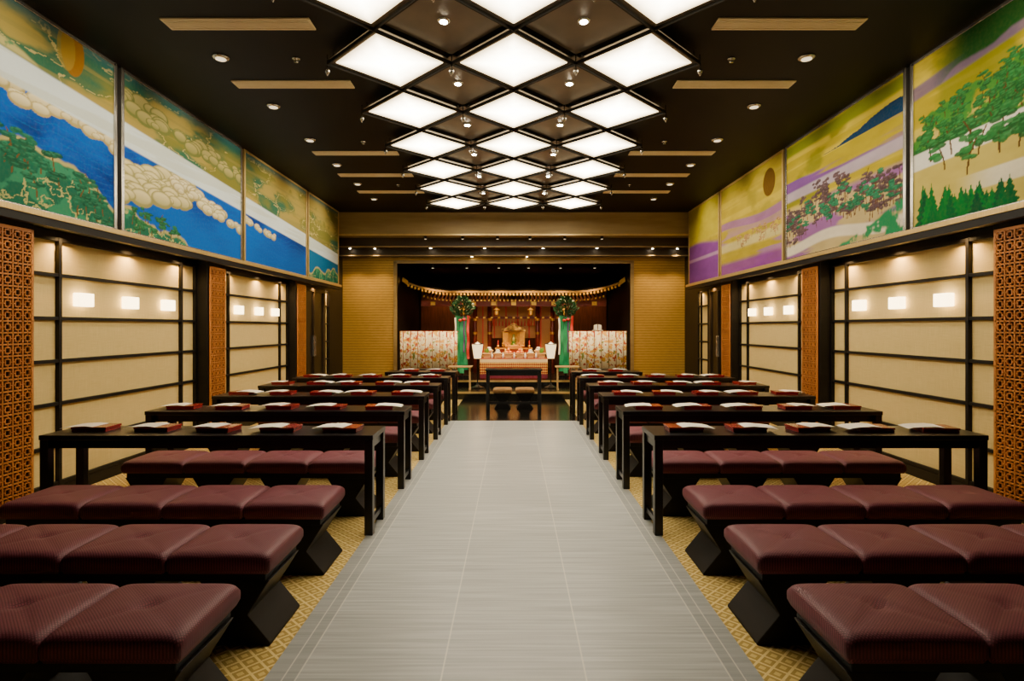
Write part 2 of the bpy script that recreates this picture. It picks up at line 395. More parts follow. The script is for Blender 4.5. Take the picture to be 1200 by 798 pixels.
def paint_left(Y,v,Zm,k):
    rs=np.random.RandomState(20+k)
    n=fbm(Y*.9,v*4,3);n2=fbm(Y*3,v*14,9);st=fbm(Y*.5,v*30,14);n3=fbm(Y*1.6,v*7,303)
    c=np.zeros(Y.shape+(3,))+np.array([.17,.165,.03])
    c=lay(c,(.03,.12,.07),ss(.42,.62,n));c=lay(c,(.34,.26,.06),ss(.52,.66,n3)*.9)
    c=lay(c,(.24,.21,.06),ss(.55,.7,st)*.6)
    c=lay(c,(.50,.40,.14),(np.abs(n3-.52)<.008)*.8)
    c=lay(c,(.015,.11,.15),ss(.90,1.0,v)*.85)
    bc=.66-(Y-4.2)*.040
    if k==0:
        d=((Y-4.87)/.13)**2+((Zm-(MZ0+.91*1.54))/.2)**2
        c=lay(c,(.26,.12,.01),ss(1.05,.95,d)); c=lay(c,(.36,.25,.03),ss(1.05,.95,((Y-4.80)/.10)**2+((Zm-(MZ0+.91*1.54))/.18)**2)*.6)
    blue=np.zeros(c.shape)+np.array([.0006,.030,.24])
    blue=lay(blue,(.001,.09,.46),ss(.4,.65,fbm(Y*1.0,v*5,44)));blue=lay(blue,(.0003,.010,.11),ss(.5,.7,fbm(Y*.7,v*3,77)))
    blue=lay(blue,(.005,.20,.55),(np.sin(v*150+4*fbm(Y*2,v*2,5)*6)>.93)*.25)
    if k>=1: blue=lay(blue,(.001,.11,.50),ss(.45,.1,v)*.7)
    if k==3: blue=lay(blue,(.005,.14,.22),np.full(Y.shape,.7))
    low=ss(.02,-.02,v-bc)
    c=c*(1-low[...,None])+blue*low[...,None]
    zb=lambda y:MZ0+(.66-(y-4.2)*.040)*1.54
    if k==0: c=puffs(c,Y,Zm,rs,((3.2,5.5),lambda y:zb(y)-.14-.03*math.sin(y*6)),60,.05,.07,(.36,.29,.11),(.72,.64,.40))
    if k==1:
        c=puffs(c,Y,Zm,rs,((5.4,6.6),lambda y:zb(y)-.22-.22*(6.6-y)),90,.16*1.0,.10,(.27,.25,.09),(.66,.58,.30))
        c=puffs(c,Y,Zm,rs,((6.3,8.0),lambda y:zb(y)-.20-.12*(y-6.3)),60,.06,.07,(.34,.29,.12),(.74,.66,.42))
        c=puffs(c,Y,Zm,rs,((5.4,7.9),lambda y:MZ0+.82*1.54-(y-5.4)*.05),50,.07,.09,(.13,.15,.04),(.38,.33,.12))
    if k==2: c=puffs(c,Y,Zm,rs,((7.9,9.0),lambda y:zb(y)-.22),26,.03,.06,(.34,.29,.12),(.70,.62,.40))
    bw=ss(.080,.066,np.abs(v-bc)); c=lay(c,(.60,.68,.70),bw)
    c=lay(c,(.50,.54,.48),bw*ss(.5,.6,fbm(Y*.6,v*20,8))*.6)
    if k==0:
        lim=.93-(Y-3.4)*.18+.1*(fbm(Y*3,v*0,6)-.5)
        m=ss(.01,-.01,v-lim)*ss(-.01,.01,v-(bc+.08))*ss(4.7,4.5,Y);c=lay(c,(.42,.38,.14),m)
        c=lay(c,(.06,.20,.10),m*ss(.5,.56,fbm(Y*5,v*9,51)))
    lim={0:.36-(Y-4.2)*.18,1:.15-(Y-5.5)*.14,2:np.zeros(Y.shape)-.2,3:.10+(Y-10.5)*.06}[k]+.22*(fbm(Y*2.2,v*0+2,90+k)-.5)
    m=ss(.008,-.008,v-lim);c=lay(c,(.42,.38,.14),m);m=ss(.0,-.015,v-lim+.015);c=lay(c,(.01,.12,.075),m)
    c=lay(c,(.03,.22,.12),m*ss(.5,.56,fbm(Y*6,v*12,12)));c=lay(c,(.40,.40,.15),m*(np.abs(fbm(Y*4,v*8,17)-.5)<.012))
    if k==0: c=pines(c,Y,Zm,rs,30,(3.6,5.3),(2.38,2.80),(.010,.11,.06),(.14,.07,.02),.10,lambda y:-max(0,(y-4.3))*.25)
    if k==1: c=pines(c,Y,Zm,rs,12,(5.5,6.6),(2.36,2.50),(.015,.12,.045),(.14,.07,.02),.08)
    return c
def paint_right(Y,v,Zm,k):
    rs=np.random.RandomState(50+k)
    st=fbm(Y*.5,v*16,24);n=fbm(Y*1.1,v*4,23);n2=fbm(Y*4,v*14,29)
    c=np.zeros(Y.shape+(3,))+np.array([.34,.27,.008])
    c=lay(c,(.50,.39,.03),ss(.45,.6,st));c=lay(c,(.17,.17,.008),ss(.50,.62,n)*.85)
    if k==0:
        c=lay(c,(.46,.38,.09),ss(.62,.5,v))
        c=lay(c,(.13,.08,.20),ss(.05,.03,np.abs(v-(.86-(Y-4.2)*.05)))*.8)
        hl=.99-(Y-4.0)*.10+.2*(fbm(Y*1.3,v*0,33)-.5)
        m=ss(.01,-.01,(hl-.10)-v)*ss(5.2,4.7,Y); c=lay(c,(.01,.07,.012),m)
        l2=.76+.20*(fbm(Y*1.8,v*0+4,35)-.5)-(Y-4.2)*.14
        m=ss(.008,-.008,v-l2)*ss(-.01,.01,v-.40);c=lay(c,(.04,.18,.025),m*ss(.36,.46,fbm(Y*5,v*10,36)))
        c=pines(c,Y,Zm,rs,110,(3.7,5.3),(3.04,3.40),(.012,.11,.025),(.08,.035,.01),.07,lambda y:-max(0,(y-4.2))*.16)
        c=lay(c,(.64,.63,.56),ss(.055,.045,np.abs(v-(.40-(Y-4.2)*.01))))
        c=pines(c,Y,Zm,rs,16,(3.7,5.2),(2.7,3.0),(.015,.12,.03),(.08,.035,.01),.12)
        c=lay(c,(.60,.56,.42),ss(.05,.04,np.abs(v-.17))*ss(4.9,4.4,Y))
        for q in range(46):
            py=rs.uniform(4.25,5.25);hh=rs.uniform(.22,.46)*(1 if py>4.6 else .7);t=(Zm-2.30)/hh
            m=((t>-.5)&(t<1)&(np.abs(Y-py)<(1-t)*.11*(1+.25*np.sin(t*40)))).astype(float)
            c=lay(c,(.001,rs.uniform(.06,.15),.025),m)
    if k==1:
        c=lay(c,(.15,.06,.24),ss(.10,.06,np.abs(v-(.66-(Y-5.4)*.02)))*ss(.3,.5,st))
        c=lay(c,(.34,.28,.34),ss(.05,.03,np.abs(v-(.56-(Y-5.4)*.01))))
        hh=.10*ss(7.0,5.4,Y)+.03*(fbm(Y*4,v*0,3)-.5)
        c=lay(c,(.002,.028,.08),((v>.745)&(v<.75+hh)).astype(float)*ss(6.95,6.9,Y))
        c=lay(c,(.18,.21,.015),ss(.06,.03,np.abs(v-.93)))
        m=ss(.46,.40,v);c=lay(c,(.42,.33,.15),m)
        c=lay(c,(.24,.10,.28),m*ss(.44,.54,fbm(Y*1.0,v*9,39)))
        c=lay(c,(.62,.56,.44),ss(.05,.03,np.abs(v-(.10+.03*np.sin(Y*3)))))
        c=pines(c,Y,Zm,rs,100,(5.4,7.9),(2.74,3.14),(.075,.045,.055),(.10,.04,.015),.085,lambda y:-.12+(y-5.4)*-.02+.1*math.sin(y*3))
        c=pines(c,Y,Zm,rs,40,(5.4,7.9),(2.62,2.9),(.012,.12,.06),(.10,.04,.015),.08)
        l=.24-(Y-5.4)*.2+.1*(fbm(Y*3,v*0,8)-.5);m=ss(.01,-.01,v-l);c=lay(c,(.015,.20,.08),m*ss(.35,.45,fbm(Y*6,v*9,7)))
    if k>=2:
        c=lay(c,(.40,.30,.03),np.full(Y.shape,.5))
        g=fbm(Y*.45,v*9,60)
        if k==2:
            c=lay(c,(.32,.17,.28),ss(.62,.3,v)*ss(.42,.5,g))
            c=lay(c,(.50,.42,.18),ss(.06,.03,np.abs(v-.30))*.9)
            c=lay(c,(.20,.04,.26),ss(.16,.10,v)*.9)
            c=lay(c,(.24,.09,.28),ss(.05,.03,np.abs(v-(.52+.03*np.sin(Y*2))))*.8)
            d=((Y-8.41)**2+(Zm-(MZ0+.78*1.54))**2)**.5
            c=lay(c,(.11,.055,.006),ss(.205,.195,d))
            c=pines(c,Y,Zm,rs,26,(8.0,9.6),(2.72,2.9),(.32,.19,.08),(.12,.05,.02),.06)
        else:
            c=lay(c,(.19,.05,.26),ss(.50,.44,v+.04*np.sin(Y*2)));c=lay(c,(.38,.22,.38),ss(.03,.01,np.abs(v-.30)))
            c=lay(c,(.42,.35,.015),ss(.5,.56,v)*.8)
    c=c*(.85+.3*n2[...,None])
    return c
def mural_mat():
    m=mat("painted_mural",(0.5,0.5,0.4),0.85,spec=0.1)
    g=NG(m);g.xyz()
    at=g.n.new("ShaderNodeVertexColor");at.layer_name="paint"
    nz=g.noise(35,(1,1,1),4)
    g.base(g.mix(g.math('MULTIPLY',g.math('SUBTRACT',nz,.4,clamp=True),.15),at.outputs[0],(.4,.28,.06)))
    return m
MUR=mural_mat()
edges=[2.95,5.43,7.92,10.4,12.28]
lab_l=["painted mural of pine-covered shore and clouds over deep blue sea","painted mural of golden clouds over bright blue sea","painted mural of blue sea under pale mist band","narrow painted mural of teal sea and olive sky"]
lab_r=["painted mural of green forested hills and pointed trees on gold","painted mural of purple mist, pine groves and dark blue hill","painted mural of bronze sun over gold and mauve mist","narrow painted mural of yellow sky over purple haze"]
for s in (-1,1):
    for k in range(4):
        y0,y1=edges[k]+.05,edges[k+1]-.05
        nY=int((y1-y0)*130);nZ=200
        yy=np.linspace(y0,y1,nY);zz=np.linspace(MZ0+.005,MZ1-.012,nZ)
        Y,Z=np.meshgrid(yy,zz,indexing='ij');v=(Z-MZ0)/(MZ1-MZ0)
        c=np.clip((paint_left if s<0 else paint_right)(Y,v,Z,k),0,1)
        r=root("mural",(lab_l if s<0 else lab_r)[k],"mural",(s*3.70,(y0+y1)/2,(MZ0+MZ1)/2),"painted murals along the side walls")
        cy=(y0+y1)/2;cz=(MZ0+MZ1)/2
        P=np.zeros((nY*nZ,3));P[:,1]=Y.ravel()-cy;P[:,2]=Z.ravel()-cz
        idx=np.arange(nY*nZ).reshape(nY,nZ)
        q=np.stack([idx[:-1,:-1],idx[1:,:-1],idx[1:,1:],idx[:-1,1:]],-1).reshape(-1,4)
        if s>0:q=q[:,::-1]
        me=bpy.data.meshes.new("canvas");me.from_pydata(P.tolist(),[],q.tolist())
        ca=me.color_attributes.new("paint",'FLOAT_COLOR','POINT')
        ca.data.foreach_set("color",np.concatenate([c.reshape(-1,3),np.ones((nY*nZ,1))],1).ravel().astype(np.float32))
        me.materials.append(MUR);o=bpy.data.objects.new("canvas",me);COL.objects.link(o);o.parent=r
        hy=(y1-y0)/2;hz=(MZ1-MZ0)/2
        b=B();a,d=sorted((-s*.012,s*.02))
        for e in (-hy,hy): b.box(a,d,e-.02,e+.02,-hz,hz)
        b.box(a,d,-hy,hy,-hz,-hz+.015).box(a,d,-hy,hy,hz-.03,hz)
        b.obj("frame",CHROME if k<2 else TRIMG,r,bevel=.003)

# ------------------------------------------------------------------ ceiling lattice lights
L=1.10;P=1.165;LZ=3.80
def light_panel():
    r=root("ceiling_light_panel","glowing diamond-shaped paper light panel in black frame","ceiling light",(0,0,0),"diamond ceiling light panels")
    b=B();c=[(L/2,0),(0,P/2),(-L/2,0),(0,-P/2)]
    for i in range(4):
        p=c[i];q=c[(i+1)%4];b.bar((p[0],p[1],-.01),(q[0],q[1],-.01),.014,.028)
    b.obj("frame",BLACKM,r)
    b=B();k=.86
    b.prism([(p[0]*k,p[1]*k) for p in c],-.005,.02,'z')
    b.obj("diffuser",DIFF,r)
    b=B()
    outer=[(p[0]*.975,p[1]*.975,.0) for p in c];inner=[(p[0]*.865,p[1]*.865,.0) for p in c]
    b.add(outer+inner,[(i,(i+1)%4,(i+1)%4+4,i+4) for i in range(4)])
    outer2=[(x,y,.03) for x,y,z in outer]
    b.add(outer2,[(0,1,2,3)])
    b.obj("housing",COFFER,r)
    for p in c: B().cb(p[0]*.9,p[1]*.9,.055,.012,.012,.09).obj("hanger",CHROME,r)
    return r
lp=light_panel();first=True
for k in range(-1,6):
    for i in (-1,0,1):
        loc=(i*L,5.14+P*k,LZ)
        if first: lp.location=loc;first=False
        else: dup(lp,loc)
def finial():
    r=root("lattice_finial","small nickel finial hanging at a lattice crossing","ceiling ornament",(0,0,0),"lattice finials")
    B().lathe([(.006,0.1),(.006,-.03),(.020,-.035),(.025,-.05),(.016,-.065),(.004,-.09)][::-1],12).obj("finial_stem",CHROME,r,smooth=True)
    return r
fn=finial();first=True
for k in range(-1,6):
    for i in (-2,-1,0,1):
        loc=((i+.5)*L,5.14+P*k,LZ-.03)
        if first: fn.location=loc;first=False
        else: dup(fn,loc)
def spotl():
    r=root("ceiling_spotlight","tiny bright spotlight on a dark bronze diamond coffer","ceiling light",(0,0,0),"small ceiling spotlights")
    B().prism([(L*.49,0),(0,P*.49),(-L*.49,0),(0,-P*.49)],-.015,-.001,'z').obj("coffer_panel",COFFER,r)
    B().lathe([(.045,-.027),(.05,-.019),(.05,-.015)],20).obj("rim",CHROME,r,smooth=True)
    B().lathe([(.030,-.034),(.032,-.026)],16).obj("lens",BULB,r)
    lamp("bulb",'SPOT',(0,0,-.06),25,(1,.83,.58),r,.03,(0,0,-3),2.0,1.0)
    return r
sp=spotl();first=True
for k in range(-1,5):
    for i in (-1,0):
        loc=((i+.5)*L,5.14+P*(k+.5),H-.02)
        if first: sp.location=loc;first=False
        else: dup(sp,loc)
first=True
for s in (-1,1):
    for y in (4.67,5.83,8.13,9.3,10.45):
        if first:
            vt=root("air_vent","long cream metal slot air grille set in the dark ceiling","air vent",(s*2.21,y,H),"ceiling air grilles")
            b=B()
            b.box(-.59,.59,-.085,-.065,-.012,0).box(-.59,.59,.065,.085,-.012,0).box(-.59,-.575,-.08,.08,-.012,0).box(.575,.59,-.08,.08,-.012,0)
            for q in range(4): b.box(-.575,.575,-.055+q*.03,-.035+q*.03,-.012,-.004)
            b.obj("grille",VENT,vt)
            B().box(-.585,.585,-.075,.075,-.004,0).obj("slot_back",VENTD,vt);first=False
        else: dup(vt,(s*2.21,y,H))
for s in (-1,1):
    first=True
    for k in range(-1,6):
        y=5.25+1.15*k
        if first:
            dl=root("downlight","round nickel recessed adjustable ceiling downlight","ceiling light",(s*2.65,y,H),"adjustable ceiling downlights")
            B().lathe([(.055,-.02),(.07,-.012),(.075,0)],24).obj("rim",CHROME,dl,smooth=True)
            B().lathe([(.045,-.024),(.046,-.018)],20).obj("lens",BULBD,dl)
            lamp("bulb",'SPOT',(0,0,-.05),95,(1,.86,.62),dl,.05,(s*1.05,0,-.80),1.7,1.0);first=False
        else: dup(dl,(s*2.65,y,H))
sk=None
for s in (-1,1):
    for y in (4.0,5.25,7.6,9.9):
        if sk is None:
            sk=B().lathe([(.035,0),(.035,-.008),(.012,-.012),(.010,-.03),(.022,-.034)][::-1],14).obj("sprinkler_head",CHROME,smooth=True);sk.location=(s*1.98,y+.03,H)
            top(sk,"small nickel fire sprinkler head on the dark ceiling","sprinkler","sprinkler heads")
        else:
            c=sk.copy();COL.objects.link(c);c.location=(s*1.98,y+.03,H)
first=True
for s in (-1,1):
    for y in (3.9,5.0,5.88,6.75,7.95,8.85,9.7,11.2,12.1):
        if s==-1 and first:
            sf=root("soffit_downlight","small recessed downlight under the mural bulkhead","ceiling light",(s*3.83,y,2.29),"soffit downlights")
            B().lathe([(.03,-.006),(.036,0)],16).obj("rim",CHROME,sf)
            B().lathe([(.022,-.009),(.024,-.004)],16).obj("lens",BULBD,sf)
            lamp("bulb",'SPOT',(0,0,-.03),30,(1,.62,.25),sf,.02,(0,0,-2),2.4,1.0);first=False
        else: dup(sf,(s*3.83,y,2.29))
first=True
for s in (-1,1):
    for y in (4.45,6.3,8.4,10.8):
        if first:
            sv=root("soffit_vent","narrow cream slot grille under the mural bulkhead","air vent",(s*3.81,y,2.29),"soffit grilles")
            b=B()
            for q in (-.035,0,.035): b.box(q-.011,q+.011,-.32,.32,-.01,-.003)
            b.box(-.055,.055,-.335,-.32,-.01,0).box(-.055,.055,.32,.335,-.01,0).obj("grille",VENT,sv)
            B().box(-.055,.055,-.32,.32,-.003,0).obj("slot_back",VENTD,sv);first=False
        else: dup(sv,(s*3.81,y,2.29))
first=True
for (x,y,z) in [(-1.85,12.9,3.22),(-.65,12.9,3.22),(.65,12.9,3.22),(1.85,12.9,3.22),(-.95,13.2,3.07),(.3,13.2,3.07),(-3.65,12.95,3.22),(3.65,12.95,3.22),(-3.1,12.95,3.22),(3.1,12.95,3.22)]:  # the four outermost are added lamps that brighten the gold side walls
    if first:
        bl=root("beam_downlight","tiny recessed downlight under the stepped beam","ceiling light",(x,y,z),"beam downlights")
        B().lathe([(.03,-.006),(.038,0)],16).obj("rim",CHROME,bl)
        B().lathe([(.022,-.01),(.024,-.004)],16).obj("lens",BULB,bl)
        lamp("bulb",'SPOT',(0,0,-.03),75,(1,.68,.30),bl,.03,(0,.35,-2),1.5,1.0);first=False
    else: dup(bl,(x,y,z))

# ------------------------------------------------------------------ benches
def cushion(cx,wd,dp,z0,z1):
    n=25;vs=[];fs=[]
    for i in range(n):
        for j in range(n):
            u=-1+2*i/(n-1);v=-1+2*j/(n-1)
            u=math.copysign(abs(u)**.75,u);v=math.copysign(abs(v)**.75,v)
            z=z1-.020*(abs(u)**14)-.020*(abs(v)**14)-.022*math.exp(-(u*u+v*v)/.014)-.007*math.exp(-min(abs(u-v),abs(u+v))**2/.006)*(1-max(abs(u),abs(v)))
            z+=.008*(1-u*u)*(1-v*v)
            vs.append((cx+u*wd/2*(1-.01*abs(v)**8),v*dp/2*(1-.01*abs(u)**8),z))
    for i in range(n-1):
        for j in range(n-1): a=i*n+j;fs.append((a,a+n,a+n+1,a+1))
    ring=[i*n for i in range(n)]+[(n-1)*n+j for j in range(1,n)]+[i*n+n-1 for i in range(n-2,-1,-1)]+[j for j in range(n-2,0,-1)]
    o=len(vs)
    for lev,(dz,sc) in enumerate(((.75,1.004),(.4,1.0),(0,.955))):
        for r in ring:
            x,y,z=vs[r];vs.append((cx+(x-cx)*sc,y*sc,z0+dz*(z1-.04-z0)))
    m=len(ring)
    for k in range(m):
        k2=(k+1)%m;fs.append((ring[k],ring[k2],o+k2,o+k))
        for q in range(2): fs.append((o+q*m+k,o+q*m+k2,o+(q+1)*m+k2,o+(q+1)*m+k))
    fs.append(tuple(o+2*m+k for k in range(m)))
    return vs,fs
def bench():
    r=root("bench","long bench with four tufted plum cushions on black hourglass legs","bench",(0,0,0),"rows of plum benches")
    for i in range(4):
        v,f=cushion(-.7125+i*.475,.473,.43,.335,.43)
        B().add(v,f).obj("seat_cushion",CUSH,r,smooth=True)
    B().box(-.92,.92,-.19,.19,.295,.337).obj("seat_frame",BLACKM,r,bevel=.004)
    for i in range(4):
        x=-.775+i*.5167
        po=[(x-.165,0),(x+.165,0),(x+.165,.012),(x+.06,.14),(x+.16,.297),(x-.16,.297),(x-.06,.14),(x-.165,.012)]
        B().prism(po,-.185,.185,'y').obj("leg",BLACKM,r,bevel=.004)
    return r
bn=bench();first=True
by=[2.13,2.83,3.58,4.64,5.82,6.97,8.12,9.27]
for s in (-1,1):
    for i,y in enumerate(by):
        loc=(s*2.05,y,0)
        if first: bn.location=loc;first=False
        else: dup(bn,loc)
def desk(Ln,label):
    r=root("desk",label,"table",(0,0,0),"rows of black desks")
    h=Ln/2
    B().box(-h,h,-.2,.2,.665,.70).obj("table_top",BLACK,r,bevel=.004)
    b=B();b.box(-h+.02,h-.02,-.15,-.13,.60,.665).box(-h+.02,h-.02,.13,.15,.60,.665).box(-h+.02,-h+.045,-.15,.15,.60,.665).box(h-.045,h-.02,-.15,.15,.60,.665)
    b.obj("apron",BLACK,r)
    for x in (-h+.033,h-.033):
        for y in (-.167,.167): B().cb(x,y,.3325,.058,.058,.665).obj("leg",BLACK,r,bevel=.004)
        B().box(x-.012,x+.012,-.14,.14,.06,.10).obj("stretcher",BLACK,r,bevel=.003)
    return r
dk=desk(2.33,"long black lacquered desk with red boxes and leaflets on top");first=True
dy=[4.24,5.40,6.55,7.70,8.85]
for s in (-1,1):
    for y in dy:
        loc=(s*2.145,y,0)
        if first: dk.location=loc;first=False
        else: dup(dk,loc)
dk2=desk(1.2,"short black lacquered desk near the altar steps");dk2.location=(-1.58,10.0,0);dup(dk2,(1.58,10.0,0))
bxo=B().box(-.12,.12,-.085,.085,0,.018).box(-.124,.124,-.089,.089,.020,.034).box(-.115,.115,-.08,.08,.018,.020).obj("lacquer_box",REDL,bevel=.002)
top(bxo,"flat dark red lacquer box on the black desk","box","red lacquer boxes on the desks")
lf=B();prof=[(-.03,.0005),(.03,.006),(.08,.003),(.125,.0008),(.17,-.004),(.205,-.012)]
vs=[];fs=[]
for x,z in prof: vs+=[(x,-.085,z),(x,.085,z)]
for x,z in prof: vs+=[(x,-.085,z+.002),(x,.085,z+.002)]
n=len(prof)
for i in range(n-1):
    fs+=[(2*i,2*i+1,2*i+3,2*i+2),(2*n+2*i,2*n+2*i+2,2*n+2*i+3,2*n+2*i+1)]
    fs+=[(2*i,2*i+2,2*n+2*i+2,2*n+2*i),(2*i+1,2*n+2*i+1,2*n+2*i+3,2*i+3)]
fs+=[(0,2*n,2*n+1,1),(2*n-2,2*n-1,4*n-1,4*n-2)]
lf.add(vs,fs)
lfo=lf.obj("leaflet",WHITE);top(lfo,"white paper leaflet draped over the edge of a red lacquer box","leaflet","white leaflets on the desks")
first=True
for s in (-1,1):
    rows=[(y,[1.24+.455*i for i in range(5)]) for y in dy]+[(10.0,[1.3,1.75])]
    for y,xs in rows:
        for x in xs:
            rz=random.uniform(-.12,.12);loc=(s*x,y+.0+random.uniform(-.02,.02),.70)
            flip=(s<0 and random.random()<.7) or (s>0 and random.random()<.3)
            ll=(loc[0],loc[1],.7345);lr=rz+random.uniform(-.12,.12)+(math.pi if flip else 0)
            if first:
                bxo.location=loc;bxo.rotation_euler=(0,0,rz);lfo.location=ll;lfo.rotation_euler=(0,0,lr);first=False
            else:
                c=bxo.copy();COL.objects.link(c);c.location=loc;c.rotation_euler=(0,0,rz)
                c=lfo.copy();COL.objects.link(c);c.location=ll;c.rotation_euler=(0,0,lr)

# ------------------------------------------------------------------ altar furniture
r=root("priest_table","black lacquered table standing before the altar steps","table",(0,9.95,0))
B().box(-.48,.48,-.2,.2,.72,.75).obj("table_top",BLACK,r,bevel=.004)
B().box(-.44,.44,-.14,-.12,.64,.72).box(-.44,.44,.12,.14,.64,.72).box(-.44,-.42,-.14,.14,.64,.72).box(.42,.44,-.14,.14,.64,.72).obj("apron",BLACK,r)
for x in (-.44,.44):
    for y in (-.16,.16): B().cb(x,y,.36,.05,.05,.72).obj("leg",BLACK,r,bevel=.003)
B().box(-.44,.44,-.012,.012,.14,.18).obj("stretcher",BLACK,r)
st=root("stool","low stool with bronze brocade cushion and black hourglass base","stool",(-.2,10.5,0),"pair of altar stools")
v,f=cushion(0,.34,.34,.28,.36);B().add(v,f).obj("seat_cushion",BRONZC,st,smooth=True)
B().prism([(-.15,0),(.15,0),(.07,.13),(.16,.282),(-.16,.282),(-.07,.13)],-.15,.15,'y').obj("leg",BLACKM,st,bevel=.003)
dup(st,(.2,10.5,0))
def small_table(loc):
    r=root("offering_table","small pale cypress offering table with many legs","table",loc,"pair of cypress offering tables")
    B().box(-.25,.25,-.15,.15,.47,.495).obj("table_top",PINEW,r,bevel=.003)
    for s_ in (-1,1):
        b=B()
        for q in range(4): b.cb(s_*.2,-.11+q*.073,.255,.02,.02,.43)
        b.box(s_*.2-.015,s_*.2+.015,-.14,.14,0,.04).obj("leg",PINEW,r)
    return r
t=small_table((-1.12,12.2,.15));dup(t,(1.12,12.2,.15))
ln=root("standing_lantern","lit hexagonal paper lantern on black pole stand","lantern",(-.78,12.5,.15),"pair of lit paper lanterns")
B().lathe([(.14,0),(.14,.02),(.09,.04),(.03,.07),(.02,.1)],6).obj("base",BLACK,ln)
B().lathe([(.014,.1),(.014,.62),(.05,.64)],10).obj("pole",BLACK,ln)
B().lathe([(.075,.64),(.12,.94)],6).obj("paper_shade",mat("lit_lantern_paper",(.8,.62,.36),.7,emit=(1,.74,.36),estr=2.0,noise=(6,(1,1,1),(.7,.52,.3),.3,.7)),ln)
b=B().lathe([(.125,.94),(.135,.955),(.03,.985),(.005,1.0)],6)
b.lathe([(.08,.625),(.08,.64)],6).obj("cap",BLACK,ln)
lamp("bulb",'POINT',(0,0,1.08),8,(1,.66,.34),ln,.05)
dup(ln,(.80,12.5,.15))
r=root("altar_table","long altar table draped in red and gold brocade","altar",(0,13.45,.28))
B().box(-.78,.78,-.25,.25,.44,.47).obj("table_top",REDL,r,bevel=.003)
m=mat("brocade_cloth",(.3,.03,.02),.5,.2);g=NG(m);X,Y,Z=g.xyz()
u=g.math('PINGPONG',g.math('ADD',X,5),.022);w=g.math('PINGPONG',Z,.03)
k=g.math('LESS_THAN',g.math('ADD',u,w),.026);c=g.mix(k,(.30,.03,.012),(.80,.45,.09))
c=g.mix(g.math('GREATER_THAN',Z,.38),c,(.85,.66,.34));c=g.mix(g.math('LESS_THAN',Z,.12),c,(.20,.02,.05));g.base(c)
b=B();vs=[];fs=[];nn=60
for i in range(nn+1):
    x=-.77+1.54*i/nn;yy=-.26-.012*math.sin(i*.9)
    vs+=[(x,yy,.02),(x,-.26,.455),(x,-.25,.455),(x,yy+.006,.02)]
for i in range(nn):
    a=4*i;fs+=[(a,a+4,a+5,a+1),(a+1,a+5,a+6,a+2),(a+3,a+2,a+6,a+7),(a,a+3,a+7,a+4)]
b.add(vs,fs).obj("cloth",m,r)
for x in (-.72,.72):
    for y in (-.2,.2): B().cb(x,y,.22,.05,.05,.44).obj("leg",REDL,r)
r=root("altar_dais","stepped red lacquer dais with gilded edges","altar",(0,14.35,.28))
B().box(-.75,.75,-.35,.35,0,.5).box(-.45,.45,-.12,.35,.5,.675).obj("dais_body",SHRED,r,bevel=.004)
B().box(-.76,.76,-.36,-.34,.47,.505).box(-.46,.46,-.13,-.11,.645,.677).box(-.76,.76,-.36,-.345,.0,.03).obj("gilded_edge",GOLD,r)
r=root("miniature_shrine","gilded miniature shrine with open doors and curved roof","shrine",(0,14.44,.958))
B().box(-.2,.2,-.14,.14,0,.06).box(-.16,-.14,-.1,.1,.06,.4).box(.14,.16,-.1,.1,.06,.4).box(-.16,.16,.08,.1,.06,.4).obj("cabinet",GOLD,r,bevel=.003)
b=B();pf=[(-.30,.40),(-.28,.46),(-.16,.50),(-.06,.58),(0,.61),(.06,.58),(.16,.50),(.28,.46),(.30,.40),(.15,.42),(-.15,.42)]
b.prism(pf,-.18,.18,'y').obj("roof",mat("dark_gilded_roof",(.10,.05,.015),.35,.6,noise=(14,(1,1,1),(.6,.36,.07),.45,.65)),r,bevel=.004)
for s_ in (-1,1): B().bar((s_*.15,-.11,.23),(s_*.27,-.17,.23),.012,.32).obj("door",GOLD,r)
B().lathe([(.07,.06),(.08,.09),(.05,.12),(.075,.16),(.06,.23),(.03,.26),(.035,.30),(.015,.34)],16).obj("gilded_figure",mat("green_bronze",(.05,.16,.03),.35,.6,noise=(10,(1,1,1),(.6,.45,.1),.4,.6)),r,smooth=True)
